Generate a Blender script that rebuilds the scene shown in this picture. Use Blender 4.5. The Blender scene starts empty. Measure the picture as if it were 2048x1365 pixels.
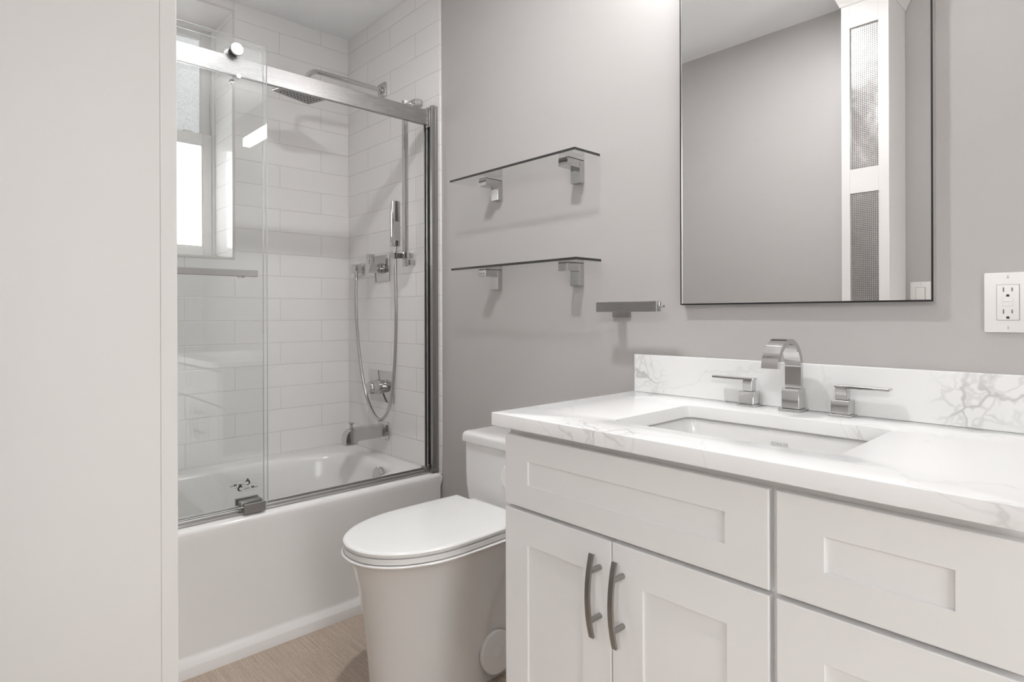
import bpy, bmesh, math, random
from mathutils import Vector, Matrix
random.seed(7)
PI = math.pi
scene = bpy.context.scene
COL = scene.collection

# ------------------------------------------------------------------ camera
YAW = math.radians(46.96); ROLL = 0.0032
fwd = Vector((-math.sin(YAW), math.cos(YAW), 0)); rgt = Vector((math.cos(YAW), math.sin(YAW), 0)); up = Vector((0, 0, 1))
r2 = rgt*math.cos(ROLL) - up*math.sin(ROLL); u2 = up*math.cos(ROLL) + rgt*math.sin(ROLL)
cam_d = bpy.data.cameras.new('camera'); cam = bpy.data.objects.new('camera', cam_d); COL.objects.link(cam)
cam_d.sensor_width = 36.0; cam_d.sensor_fit = 'HORIZONTAL'
cam_d.lens = 36.0*1197.4/2048.0
cam_d.shift_y = -(682.5-628.9)/2048.0
cam_d.clip_start = 0.01
cam.matrix_world = Matrix(((r2.x, u2.x, -fwd.x, 0.0), (r2.y, u2.y, -fwd.y, -1.474), (r2.z, u2.z, -fwd.z, 1.097), (0, 0, 0, 1)))
scene.camera = cam

# ------------------------------------------------------------------ world, exposure
world = bpy.data.worlds.new('daylight'); scene.world = world; world.use_nodes = True
wn = world.node_tree; bgn = wn.nodes['Background']
SKY_WINDOW, SKY_SIDE_FILL = 10.5, 3.4      # open sky outside the window; fill light let in through the added side doorway
tcw = wn.nodes.new('ShaderNodeTexCoord'); sxw = wn.nodes.new('ShaderNodeSeparateXYZ'); mrw = wn.nodes.new('ShaderNodeMapRange')
wn.links.new(tcw.outputs['Generated'], sxw.inputs[0]); wn.links.new(sxw.outputs['X'], mrw.inputs['Value'])
mrw.inputs['From Min'].default_value = -0.2; mrw.inputs['From Max'].default_value = 0.2
mrw.inputs['To Min'].default_value = SKY_WINDOW; mrw.inputs['To Max'].default_value = SKY_SIDE_FILL
wn.links.new(mrw.outputs[0], bgn.inputs['Strength'])
bgn.inputs['Color'].default_value = (0.975, 0.988, 0.99, 1)
vs = scene.view_settings
vs.view_transform = 'Standard'; vs.look = 'None'; vs.gamma = 1.0; vs.exposure = 0.20; vs.use_curve_mapping = False
CEIL_LAMP = 545.0      # radiance of the recessed ceiling lamps
HALL_FILL = 170.0     # radiance of the unseen hall lamp, added to brighten the vanity fronts
BAR_LAMP = 23.5       # radiance of the bar lamp over the mirror

# ------------------------------------------------------------------ materials
def lin(c):
    return tuple(((v/12.92) if v <= 0.04045 else ((v+0.055)/1.055)**2.4) for v in c)
class NT:
    def __init__(self, name):
        self.m = bpy.data.materials.new(name); self.m.use_nodes = True
        self.nt = self.m.node_tree; self.nt.nodes.clear()
        self.out = self.n('ShaderNodeOutputMaterial')
    def n(self, t, **kw):
        nd = self.nt.nodes.new(t)
        for k, v in kw.items():
            if k.startswith('_'): setattr(nd, k[1:], v)
            else:
                key = k.replace('__', ' ')
                nd.inputs[key].default_value = v
        return nd
    def l(self, a, b): self.nt.links.new(a, b)
    def surf(self, s): self.l(s, self.out.inputs['Surface'])
    def math(self, op, a, b=None, c=None):
        nd = self.nt.nodes.new('ShaderNodeMath'); nd.operation = op
        for i, v in enumerate((a, b, c)):
            if v is None: continue
            if isinstance(v, (int, float)): nd.inputs[i].default_value = v
            else: self.l(v, nd.inputs[i])
        return nd.outputs[0]
    def pos(self):
        g = self.n('ShaderNodeNewGeometry'); s = self.n('ShaderNodeSeparateXYZ'); self.l(g.outputs['Position'], s.inputs[0])
        return g, s
def c4(c): return (c[0], c[1], c[2], 1.0)
def simple(name, col, rough=0.5, metal=0.0, coat=0.0, spec=0.5, aniso=0.0, bump=None, bump_str=0.05):
    t = NT(name); p = t.n('ShaderNodeBsdfPrincipled')
    p.inputs['Base Color'].default_value = c4(col); p.inputs['Roughness'].default_value = rough
    p.inputs['Metallic'].default_value = metal; p.inputs['Coat Weight'].default_value = coat
    p.inputs['Specular IOR Level'].default_value = spec; p.inputs['Anisotropic'].default_value = aniso
    if bump:
        g, s = t.pos(); nz = t.n('ShaderNodeTexNoise', Scale=bump, Detail=3.0); t.l(g.outputs['Position'], nz.inputs['Vector'])
        b = t.n('ShaderNodeBump', Strength=bump_str, Distance=0.01); t.l(nz.outputs['Fac'], b.inputs['Height']); t.l(b.outputs[0], p.inputs['Normal'])
    t.surf(p.outputs[0]); return t.m
def brushed(name, col, rough, axis=(1, 1, 1), strength=0.15):
    t = NT(name); p = t.n('ShaderNodeBsdfPrincipled', Metallic=1.0)
    p.inputs['Base Color'].default_value = c4(col)
    g, s = t.pos(); mp = t.n('ShaderNodeMapping'); mp.inputs['Scale'].default_value = axis; t.l(g.outputs['Position'], mp.inputs['Vector'])
    nz = t.n('ShaderNodeTexNoise', Scale=1.0, Detail=4.0); t.l(mp.outputs[0], nz.inputs['Vector'])
    mr = t.n('ShaderNodeMapRange'); mr.inputs['To Min'].default_value = rough-0.08; mr.inputs['To Max'].default_value = rough+0.08
    t.l(nz.outputs['Fac'], mr.inputs['Value']); t.l(mr.outputs[0], p.inputs['Roughness'])
    b = t.n('ShaderNodeBump', Strength=strength, Distance=0.0006); t.l(nz.outputs['Fac'], b.inputs['Height']); t.l(b.outputs[0], p.inputs['Normal'])
    t.surf(p.outputs[0]); return t.m
def tile(name, axis, shift, width, rows_only=False):
    t = NT(name); p = t.n('ShaderNodeBsdfPrincipled', Roughness=0.16)
    p.inputs['Specular IOR Level'].default_value = 0.5
    g, s = t.pos(); cb = t.n('ShaderNodeCombineXYZ')
    if rows_only: cb.inputs[0].default_value = 0.1
    else: t.l(t.math('ADD', s.outputs[axis], shift), cb.inputs[0])
    t.l(t.math('ADD', s.outputs['Z'], -0.4515), cb.inputs[1])
    br = t.n('ShaderNodeTexBrick'); t.l(cb.outputs[0], br.inputs['Vector'])
    br.offset = 0.5; br.offset_frequency = 2; br.squash = 1.0
    tc = lin((0.94, 0.93, 0.923))
    br.inputs['Color1'].default_value = c4(tc); br.inputs['Color2'].default_value = c4(tuple(v*0.975 for v in tc))
    br.inputs['Mortar'].default_value = c4(lin((0.82, 0.805, 0.795)))
    br.inputs['Scale'].default_value = 1.0; br.inputs['Mortar Size'].default_value = 0.0010; br.inputs['Mortar Smooth'].default_value = 0.25
    br.inputs['Brick Width'].default_value = 50.0 if rows_only else width; br.inputs['Row Height'].default_value = 0.1033
    t.l(br.outputs['Color'], p.inputs['Base Color'])
    nz = t.n('ShaderNodeTexNoise', Scale=9.0, Detail=1.0); t.l(g.outputs['Position'], nz.inputs['Vector'])
    br2 = t.n('ShaderNodeTexBrick'); t.l(cb.outputs[0], br2.inputs['Vector']); br2.offset = 0.5
    br2.inputs['Scale'].default_value = 1.0; br2.inputs['Mortar Size'].default_value = 0.0035; br2.inputs['Mortar Smooth'].default_value = 1.0
    br2.inputs['Brick Width'].default_value = 50.0 if rows_only else width; br2.inputs['Row Height'].default_value = 0.1033
    h = t.math('SUBTRACT', t.math('MULTIPLY', nz.outputs['Fac'], 0.9), br2.outputs['Fac'])
    b = t.n('ShaderNodeBump', Strength=0.45, Distance=0.0018); t.l(h, b.inputs['Height']); t.l(b.outputs[0], p.inputs['Normal'])
    t.surf(p.outputs[0]); return t.m
def thin_glass(name, tint=(0.985, 0.99, 0.988), rough=0.0):
    t = NT(name); fr = t.n('ShaderNodeFresnel', IOR=1.5)
    gm = t.n('ShaderNodeNewGeometry'); t.l(t.math('ADD', t.math('MULTIPLY', gm.outputs['Backfacing'], 1/1.5-1.5), 1.5), fr.inputs['IOR'])   # same reflectance on both faces of the pane
    tr = t.n('ShaderNodeBsdfTransparent'); tr.inputs[0].default_value = c4(tint)
    gl = t.n('ShaderNodeBsdfGlossy', Roughness=rough); gl.inputs[0].default_value = (0.95, 0.95, 0.95, 1)
    mx = t.n('ShaderNodeMixShader'); t.l(fr.outputs[0], mx.inputs[0]); t.l(tr.outputs[0], mx.inputs[1]); t.l(gl.outputs[0], mx.inputs[2])
    t.surf(mx.outputs[0]); return t.m
def frosted(name, col):
    t = NT(name); g, s = t.pos()
    vz = t.n('ShaderNodeTexVoronoi', Scale=420.0); t.l(g.outputs['Position'], vz.inputs['Vector'])
    b = t.n('ShaderNodeBump', Strength=0.6, Distance=0.002); t.l(vz.outputs['Distance'], b.inputs['Height'])
    tl = t.n('ShaderNodeBsdfTranslucent')
    nz = t.n('ShaderNodeTexNoise', Scale=260.0, Detail=2.0); t.l(g.outputs['Position'], nz.inputs['Vector'])
    mixc = t.n('ShaderNodeMix'); mixc.data_type = 'RGBA'
    mixc.inputs[6].default_value = c4(tuple(v*0.72 for v in col)); mixc.inputs[7].default_value = c4(col)
    mr = t.n('ShaderNodeMapRange'); mr.inputs['From Min'].default_value = 0.38; mr.inputs['From Max'].default_value = 0.58
    t.l(nz.outputs['Fac'], mr.inputs['Value']); t.l(mr.outputs[0], mixc.inputs[0]); t.l(mixc.outputs[2], tl.inputs[0])
    gl = t.n('ShaderNodeBsdfGlossy', Roughness=0.25); t.l(b.outputs[0], gl.inputs['Normal'])
    fr = t.n('ShaderNodeFresnel', IOR=1.45)
    mx = t.n('ShaderNodeMixShader'); t.l(fr.outputs[0], mx.inputs[0]); t.l(tl.outputs[0], mx.inputs[1]); t.l(gl.outputs[0], mx.inputs[2])
    t.surf(mx.outputs[0]); return t.m
def emis(name, col, k):
    t = NT(name); e = t.n('ShaderNodeEmission', Strength=k); e.inputs[0].default_value = c4(col); t.surf(e.outputs[0]); return t.m
def marble(name, spots):
    """white engineered marble; grey veins run only through the listed patches (x,y,z,radius)"""
    t = NT(name); p = t.n('ShaderNodeBsdfPrincipled', Roughness=0.17)
    g, s = t.pos()
    nz = t.n('ShaderNodeTexNoise', Scale=7.0, Detail=4.0); t.l(g.outputs['Position'], nz.inputs['Vector'])
    wob = t.n('ShaderNodeVectorMath'); wob.operation = 'SCALE'; wob.inputs['Scale'].default_value = 0.24
    sub = t.n('ShaderNodeVectorMath'); sub.operation = 'SUBTRACT'; sub.inputs[1].default_value = (0.5, 0.5, 0.5)
    t.l(nz.outputs['Color'], sub.inputs[0]); t.l(sub.outputs[0], wob.inputs[0])
    add = t.n('ShaderNodeVectorMath'); add.operation = 'ADD'; t.l(g.outputs['Position'], add.inputs[0]); t.l(wob.outputs[0], add.inputs[1])
    def veins(scale, w):
        v = t.n('ShaderNodeTexVoronoi', Scale=scale); v.feature = 'DISTANCE_TO_EDGE'; t.l(add.outputs[0], v.inputs['Vector'])
        m = t.n('ShaderNodeMapRange'); m.interpolation_type = 'SMOOTHSTEP'
        m.inputs['From Min'].default_value = 0.0; m.inputs['From Max'].default_value = w
        m.inputs['To Min'].default_value = 1.0; m.inputs['To Max'].default_value = 0.0
        t.l(v.outputs['Distance'], m.inputs['Value']); return m.outputs[0]
    v = t.math('MAXIMUM', veins(9.0, 0.06), t.math('MULTIPLY', veins(22.0, 0.11), 0.5))
    mask = None
    for (x, y, z, r) in spots:
        d = t.n('ShaderNodeVectorMath'); d.operation = 'DISTANCE'; d.inputs[1].default_value = (x, y, z)
        w2 = t.n('ShaderNodeVectorMath'); w2.operation = 'SCALE'; w2.inputs['Scale'].default_value = 0.5
        t.l(wob.outputs[0], w2.inputs[0]); a2 = t.n('ShaderNodeVectorMath'); a2.operation = 'ADD'
        t.l(g.outputs['Position'], a2.inputs[0]); t.l(w2.outputs[0], a2.inputs[1]); t.l(a2.outputs[0], d.inputs[0])
        m = t.n('ShaderNodeMapRange'); m.interpolation_type = 'SMOOTHSTEP'
        m.inputs['From Min'].default_value = r*0.35; m.inputs['From Max'].default_value = r
        m.inputs['To Min'].default_value = 1.0; m.inputs['To Max'].default_value = 0.0
        t.l(d.outputs['Value'], m.inputs['Value'])
        mask = m.outputs[0] if mask is None else t.math('MAXIMUM', mask, m.outputs[0])
    # one faint long vein family everywhere
    wv = t.n('ShaderNodeTexVoronoi', Scale=2.3); wv.feature = 'DISTANCE_TO_EDGE'; t.l(add.outputs[0], wv.inputs['Vector'])
    lm = t.n('ShaderNodeMapRange'); lm.inputs['From Max'].default_value = 0.012; lm.inputs['To Min'].default_value = 0.10; lm.inputs['To Max'].default_value = 0.0
    t.l(wv.outputs['Distance'], lm.inputs['Value'])
    fac = t.math('MAXIMUM', t.math('MULTIPLY', t.math('MULTIPLY', v, mask), 0.42), lm.outputs[0])
    haze = t.math('MULTIPLY', mask, 0.05)
    mix = t.n('ShaderNodeMix'); mix.data_type = 'RGBA'
    mix.inputs[6].default_value = c4(lin((0.932, 0.929, 0.924))); mix.inputs[7].default_value = c4(lin((0.52, 0.51, 0.50)))
    t.l(t.math('ADD', fac, haze), mix.inputs[0]); t.l(mix.outputs[2], p.inputs['Base Color'])
    t.surf(p.outputs[0]); return t.m

M = {}
M['wall'] = simple('wall_paint', lin((0.725, 0.71, 0.70)), 0.45, bump=240.0, bump_str=0.03)
M['ceiling'] = simple('ceiling_paint', lin((0.975, 0.977, 0.98)), 0.8)
M['white'] = simple('white_enamel_paint', lin((0.885, 0.874, 0.864)), 0.32)
M['cab'] = simple('cabinet_lacquer', lin((0.935, 0.931, 0.928)), 0.30)
M['porc'] = simple('porcelain', lin((0.92, 0.912, 0.905)), 0.08, coat=0.3)
M['sink'] = simple('sink_porcelain', lin((0.90, 0.895, 0.887)), 0.12, coat=0.2)
M['faint'] = simple('faint_print', lin((0.72, 0.715, 0.71)), 0.5)
M['sealant'] = simple('grey_sealant', lin((0.62, 0.61, 0.60)), 0.5)
M['track'] = brushed('brushed_nickel_track', (0.60, 0.59, 0.58), 0.36, (900, 6, 900), 0.25)
M['tub'] = simple('tub_enamel', lin((0.945, 0.938, 0.93)), 0.12, coat=0.2)
M['seat'] = simple('seat_plastic', lin((0.965, 0.962, 0.955)), 0.16)
M['chrome'] = simple('chrome', (0.59, 0.583, 0.577), 0.05, metal=1.0)
M['hose'] = simple('hose_metal', (0.52, 0.51, 0.50), 0.25, metal=1.0)
M['nickel'] = brushed('brushed_nickel_rail', (0.37, 0.363, 0.358), 0.27, (900, 6, 900), 0.07)
M['nickelv'] = brushed('brushed_nickel_post', (0.33, 0.322, 0.315), 0.36, (900, 900, 5), 0.25)
M['pull'] = brushed('satin_nickel_pull', (0.36, 0.35, 0.335), 0.30, (700, 700, 8), 0.15)
M['tp'] = brushed('satin_nickel_bar', (0.42, 0.41, 0.40), 0.30, (8, 700, 700), 0.15)
M['guide'] = simple('guide_metal', (0.33, 0.32, 0.31), 0.35, metal=0.8)
M['dark'] = simple('dark_rubber', (0.02, 0.02, 0.02), 0.5)
M['black'] = simple('black_frame', (0.008, 0.008, 0.008), 0.4)
M['glass'] = thin_glass('clear_glass')
M['gedge'] = simple('polished_glass_edge', lin((0.87, 0.875, 0.872)), 0.12)
M['shelf'] = thin_glass('shelf_glass', (0.955, 0.96, 0.957))
M['sedge'] = simple('shelf_glass_edge', lin((0.25, 0.243, 0.238)), 0.2, spec=0.3)
M['mirror'] = simple('mirror_silver', (0.90, 0.90, 0.895), 0.0, metal=1.0)
M['capm'] = simple('brushed_cap', (0.50, 0.49, 0.485), 0.28, metal=1.0)
M['alu'] = simple('mirror_edge', (0.75, 0.74, 0.73), 0.3, metal=1.0)
M['tile_w'] = tile('subway_tile_window', 'Y', 0.1555, 0.405)
M['tile_b'] = tile('subway_tile_plumbing', 'X', 0.138, 0.4075)
M['tile_r'] = tile('subway_tile_reveal', 'Y', 0, 1, rows_only=True)
M['tile_edge'] = simple('tile_trim_glaze', lin((0.86, 0.845, 0.835)), 0.15)
M['vinyl'] = simple('white_vinyl', lin((0.90, 0.89, 0.88)), 0.35)
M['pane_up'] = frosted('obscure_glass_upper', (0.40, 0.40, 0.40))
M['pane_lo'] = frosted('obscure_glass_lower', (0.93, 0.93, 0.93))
M['plate'] = simple('switch_plastic', lin((0.915, 0.905, 0.895)), 0.3)
M['slot'] = simple('slot_shadow', (0.015, 0.015, 0.015), 0.6)
M['slotg'] = simple('slot_contact', (0.16, 0.155, 0.15), 0.5)
M['ink'] = simple('dark_print', (0.035, 0.033, 0.032), 0.6)
M['inkm'] = simple('mid_print', (0.10, 0.098, 0.095), 0.6)
M['inkg'] = simple('grey_print', (0.32, 0.31, 0.30), 0.6)
M['lamp'] = emis('lamp_disc', (0.985, 0.99, 1.0), CEIL_LAMP)
M['hall_fill'] = emis('hall_fill_disc', (0.97, 0.985, 1.0), HALL_FILL)
M['bar'] = emis('lamp_bar', (0.985, 0.99, 1.0), BAR_LAMP)
M['marble'] = marble('veined_white_quartz', [(-0.995, -0.01, 0.93, 0.075), (-0.23, -0.01, 0.92, 0.10), (-0.13, -0.01, 0.95, 0.10), (-0.375, -0.145, 0.86, 0.05),
                                             (-0.79, -0.55, 0.86, 0.085), (-0.71, -0.53, 0.87, 0.06), (-0.115, -0.566, 0.845, 0.04), (-0.97, -0.06, 0.871, 0.06)])
def floor_mat():
    t = NT('linen_floor_tile'); p = t.n('ShaderNodeBsdfPrincipled', Roughness=0.45)
    g, s = t.pos()
    mp = t.n('ShaderNodeMapping'); mp.inputs['Scale'].default_value = (7.0, 330.0, 1.0); t.l(g.outputs['Position'], mp.inputs['Vector'])
    n1 = t.n('ShaderNodeTexNoise', Scale=1.0, Detail=5.0, Roughness=0.65); t.l(mp.outputs[0], n1.inputs['Vector'])
    mp2 = t.n('ShaderNodeMapping'); mp2.inputs['Scale'].default_value = (60.0, 620.0, 1.0); t.l(g.outputs['Position'], mp2.inputs['Vector'])
    n2 = t.n('ShaderNodeTexNoise', Scale=1.0, Detail=3.0); t.l(mp2.outputs[0], n2.inputs['Vector'])
    f = t.math('ADD', t.math('MULTIPLY', n1.outputs['Fac'], 0.65), t.math('MULTIPLY', n2.outputs['Fac'], 0.35))
    cr = t.n('ShaderNodeValToRGB'); t.l(f, cr.inputs[0])
    cr.color_ramp.elements[0].position = 0.36; cr.color_ramp.elements[0].color = c4(lin((0.62, 0.550, 0.485)))
    cr.color_ramp.elements[1].position = 0.64; cr.color_ramp.elements[1].color = c4(lin((0.835, 0.77, 0.705)))
    cb = t.n('ShaderNodeCombineXYZ'); t.l(s.outputs['X'], cb.inputs[0]); t.l(t.math('ADD', s.outputs['Y'], 0.49+0.355*8), cb.inputs[1])
    br = t.n('ShaderNodeTexBrick'); t.l(cb.outputs[0], br.inputs['Vector']); br.offset = 0.5
    br.inputs['Scale'].default_value = 1.0; br.inputs['Mortar Size'].default_value = 0.0010; br.inputs['Mortar Smooth'].default_value = 0.3
    br.inputs['Brick Width'].default_value = 1.2; br.inputs['Row Height'].default_value = 0.355
    mix = t.n('ShaderNodeMix'); mix.data_type = 'RGBA'; t.l(t.math('MULTIPLY', br.outputs['Fac'], 0.7), mix.inputs[0])
    t.l(cr.outputs[0], mix.inputs[6]); mix.inputs[7].default_value = c4(lin((0.86, 0.81, 0.76)))
    t.l(mix.outputs[2], p.inputs['Base Color'])
    b = t.n('ShaderNodeBump', Strength=0.15, Distance=0.001); t.l(f, b.inputs['Height']); t.l(b.outputs[0], p.inputs['Normal'])
    t.surf(p.outputs[0]); return t.m
M['floor'] = floor_mat()
def perforated():
    t = NT('perforated_metal'); g, s = t.pos()
    def cell(o, off): return t.math('SUBTRACT', t.math('FRACT', t.math('DIVIDE', t.math('ADD', o, off), 0.0076)), 0.5)
    a = cell(s.outputs['X'], 10.0); b = cell(s.outputs['Z'], 10.0)
    d = t.math('SQRT', t.math('ADD', t.math('MULTIPLY', a, a), t.math('MULTIPLY', b, b)))
    hole = t.math('LESS_THAN', d, 0.21)
    p = t.n('ShaderNodeBsdfPrincipled', Metallic=1.0, Roughness=0.22); p.inputs['Base Color'].default_value = (0.62, 0.61, 0.60, 1)
    nz = t.n('ShaderNodeTexNoise', Scale=9.0, Detail=2.0); t.l(g.outputs['Position'], nz.inputs['Vector'])
    bm_ = t.n('ShaderNodeBump', Strength=0.5, Distance=0.01); t.l(nz.outputs['Fac'], bm_.inputs['Height']); t.l(bm_.outputs[0], p.inputs['Normal'])
    k = t.n('ShaderNodeBsdfDiffuse'); k.inputs[0].default_value = (0.02, 0.02, 0.02, 1)
    mx = t.n('ShaderNodeMixShader'); t.l(hole, mx.inputs[0]); t.l(p.outputs[0], mx.inputs[1]); t.l(k.outputs[0], mx.inputs[2])
    t.surf(mx.outputs[0]); return t.m
M['perf'] = perforated()

# ------------------------------------------------------------------ mesh helpers
def BM(): return bmesh.new()
def box(bm, x0, x1, y0, y1, z0, z1, bev=0.0, seg=2):
    x0, x1 = min(x0, x1), max(x0, x1); y0, y1 = min(y0, y1), max(y0, y1); z0, z1 = min(z0, z1), max(z0, z1)
    vs_ = [bm.verts.new((x, y, z)) for x in (x0, x1) for y in (y0, y1) for z in (z0, z1)]
    fs = [bm.faces.new([vs_[i] for i in q]) for q in ((0, 1, 3, 2), (4, 6, 7, 5), (0, 4, 5, 1), (2, 3, 7, 6), (0, 2, 6, 4), (1, 5, 7, 3))]
    if bev > 0:
        es = list({e for f in fs for e in f.edges})
        bmesh.ops.bevel(bm, geom=es, offset=bev, offset_type='OFFSET', segments=seg, profile=0.5, affect='EDGES', clamp_overlap=True)
    return bm
def frame_of(d):
    d = d.normalized(); a = Vector((0, 0, 1)) if abs(d.z) < 0.9 else Vector((1, 0, 0))
    u = d.cross(a).normalized(); return u, d.cross(u).normalized()
def cyl(bm, p0, p1, r, n=32, r1=None):
    p0, p1 = Vector(p0), Vector(p1); u, w = frame_of(p1-p0); r1 = r if r1 is None else r1
    A = [bm.verts.new(p0+(u*math.cos(2*PI*i/n)+w*math.sin(2*PI*i/n))*r) for i in range(n)]
    B = [bm.verts.new(p1+(u*math.cos(2*PI*i/n)+w*math.sin(2*PI*i/n))*r1) for i in range(n)]
    for i in range(n): bm.faces.new((A[i], A[(i+1) % n], B[(i+1) % n], B[i]))
    bm.faces.new(A); bm.faces.new(B)
def lathe(bm, p0, axis, prof, n=40):
    """prof: list of (distance along axis, radius)"""
    p0 = Vector(p0); d = Vector(axis).normalized(); u, w = frame_of(d); rings = []
    for (h, r) in prof:
        rings.append([bm.verts.new(p0+d*h+(u*math.cos(2*PI*i/n)+w*math.sin(2*PI*i/n))*max(r, 1e-5)) for i in range(n)])
    for a, b in zip(rings, rings[1:]):
        for i in range(n): bm.faces.new((a[i], a[(i+1) % n], b[(i+1) % n], b[i]))
    bm.faces.new(rings[0]); bm.faces.new(rings[-1])
def loft(bm, rings, cap0=True, cap1=True):
    R = [[bm.verts.new(p) for p in r] for r in rings]; n = len(R[0])
    for a, b in zip(R, R[1:]):
        for i in range(n): bm.faces.new((a[i], a[(i+1) % n], b[(i+1) % n], b[i]))
    if cap0: bm.faces.new(R[0])
    if cap1: bm.faces.new(R[-1])
def smooth_path(pts, k=8):
    pts = [Vector(p) for p in pts]; out = []
    for i in range(len(pts)-1):
        a = pts[max(i-1, 0)]; b = pts[i]; c = pts[i+1]; d = pts[min(i+2, len(pts)-1)]
        for j in range(k):
            t = j/k
            out.append(0.5*((2*b)+(c-a)*t+(2*a-5*b+4*c-d)*t*t+(3*b-a-3*c+d)*t**3))
    out.append(pts[-1]); return out
def tube(bm, pts, r, n=16):
    pts = [Vector(p) for p in pts]; rings = []; u = None
    for i, p in enumerate(pts):
        d = (pts[min(i+1, len(pts)-1)]-pts[max(i-1, 0)]).normalized()
        if u is None: u, w = frame_of(d)
        u = (u-d*u.dot(d)).normalized(); w = d.cross(u)
        rr = r(i) if callable(r) else r
        rings.append([p+(u*math.cos(2*PI*k/n)+w*math.sin(2*PI*k/n))*rr for k in range(n)])
    loft(bm, rings)
def ribbon(bm, pts, width_axis, w, th):
    """rectangular section swept along pts (a list in a plane normal to width_axis)"""
    pts = [Vector(p) for p in pts]; ax = Vector(width_axis); rings = []
    for i, p in enumerate(pts):
        d = (pts[min(i+1, len(pts)-1)]-pts[max(i-1, 0)]).normalized(); nrm = d.cross(ax).normalized()
        t_ = th(i) if callable(th) else th
        rings.append([p+ax*w/2+nrm*t_/2, p-ax*w/2+nrm*t_/2, p-ax*w/2-nrm*t_/2, p+ax*w/2-nrm*t_/2])
    loft(bm, rings)
def slab_hole(bm, o, h, z0, z1, bev=0.0):
    """slab with outline o and hole h (same-length point lists in x,y), between z0 and z1"""
    n = len(o)
    T = [[bm.verts.new((x, y, z)) for (x, y) in L] for (L, z) in ((o, z0), (o, z1), (h, z1), (h, z0))]
    for a, b in ((0, 1), (1, 2), (2, 3), (3, 0)):
        for i in range(n): bm.faces.new((T[a][i], T[a][(i+1) % n], T[b][(i+1) % n], T[b][i]))
def setprops(o, label=None, cat=None, group=None, kind=None):
    if label: o['label'] = label
    if cat: o['category'] = cat
    if group: o['group'] = group
    if kind: o['kind'] = kind
    return o
OFF = {}
def thing(name, loc, label, cat, group=None):
    o = bpy.data.objects.new(name, None); COL.objects.link(o); o.location = loc; o.empty_display_size = 0.05
    OFF[o.name] = Vector(loc); return setprops(o, label, cat, group)
def obj(name, bm, mats, parent=None, smooth=35, origin=None, kind=None):
    """link one mesh; vertices are in room coordinates"""
    bmesh.ops.recalc_face_normals(bm, faces=bm.faces[:])
    off = OFF[parent.name] if parent else Vector(origin if origin else (0, 0, 0))
    bmesh.ops.translate(bm, verts=bm.verts[:], vec=-off)
    me = bpy.data.meshes.new(name); bm.to_mesh(me); bm.free()
    for m in (mats if isinstance(mats, (list, tuple)) else [mats]): me.materials.append(m)
    o = bpy.data.objects.new(name, me); COL.objects.link(o)
    if parent: o.parent = parent
    elif origin: o.location = origin
    OFF[o.name] = off
    if smooth:
        me.polygons.foreach_set('use_smooth', [True]*len(me.polygons))
        bm2 = bmesh.new(); bm2.from_mesh(me)
        ca = math.cos(math.radians(smooth))
        for e in bm2.edges:
            if len(e.link_faces) == 2 and e.link_faces[0].normal.dot(e.link_faces[1].normal) < ca: e.smooth = False
        bm2.to_mesh(me); bm2.free()
    if kind: o['kind'] = kind
    return o
def edge_material(o, test, idx):
    for p in o.data.polygons:
        if test(p.normal): p.material_index = idx
def textmesh(name, body, size, mat, parent, mtx, extrude=0.0002, align='LEFT'):
    cu = bpy.data.curves.new(name, 'FONT'); cu.body = body; cu.size = size; cu.extrude = extrude; cu.align_x = align; cu.offset = 0.00012 if size < 0.02 else 0.0
    tmp = bpy.data.objects.new(name, cu); COL.objects.link(tmp)
    dg = bpy.context.evaluated_depsgraph_get(); me = bpy.data.meshes.new_from_object(tmp.evaluated_get(dg))
    bpy.data.objects.remove(tmp); bpy.data.curves.remove(cu)
    bm = bmesh.new(); bm.from_mesh(me); bpy.data.meshes.remove(me)
    bmesh.ops.transform(bm, matrix=mtx, verts=bm.verts[:])
    return bm

# ================================================================== the room
ZC = 2.486; XL = -2.778; YF = -1.53; XR = 1.15
b = BM(); box(b, XL-0.3, XR+0.1, -5.3, 0.10, -0.06, 0.0); obj('floor', b, M['floor'], kind='structure', smooth=0)
b = BM(); box(b, XL-0.3, XR+0.1, -5.3, 0.10, ZC, ZC+0.08); obj('ceiling', b, M['ceiling'], kind='structure', smooth=0)
b = BM(); box(b, XL-0.3, XR+0.1, 0.0, 0.10, 0.0, ZC); obj('wall_back', b, M['wall'], kind='structure', smooth=0)
DX0, DX1, DZ = -0.53, 0.35, 2.05      # doorway the picture is taken from
b = BM(); box(b, XL-0.3, DX0, YF-0.1, YF, 0.0, ZC); box(b, DX1, XR+0.1, YF-0.1, YF, 0.0, ZC); box(b, DX0, DX1, YF-0.1, YF, DZ, ZC); obj('wall_front', b, M['wall'], kind='structure', smooth=0)
b = BM()
for (x0, x1, z0, z1) in ((DX0-0.05, DX0, 0, DZ+0.06), (DX1, DX1+0.06, 0, DZ+0.06), (DX0, DX1, DZ, DZ+0.06)): box(b, x0, x1, YF, YF+0.014, z0, z1, 0.003, 1)
obj('trim_3', b, M['white'], kind='structure')
HY0 = -5.2                             # assumed hall behind the doorway, made long to suit its added lamp
b = BM(); box(b, -1.1, 1.15, HY0-0.1, HY0, 0, ZC); box(b, -1.2, -1.1, HY0-0.1, YF-0.1, 0, ZC); box(b, 1.15, 1.25, HY0-0.1, YF-0.1, 0, ZC); obj('wall_hall', b, M['white'], kind='structure', smooth=0)
b = BM(); DY0, DY1, DZ = -1.47, -0.78, 2.05      # added opening that lets sky light in as side fill
box(b, XR, XR+0.1, YF, DY0, 0.0, ZC); box(b, XR, XR+0.1, DY1, 0.0, 0.0, ZC); box(b, XR, XR+0.1, DY0, DY1, DZ, ZC); obj('wall_right', b, M['wall'], kind='structure', smooth=0)
b = BM()
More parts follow.
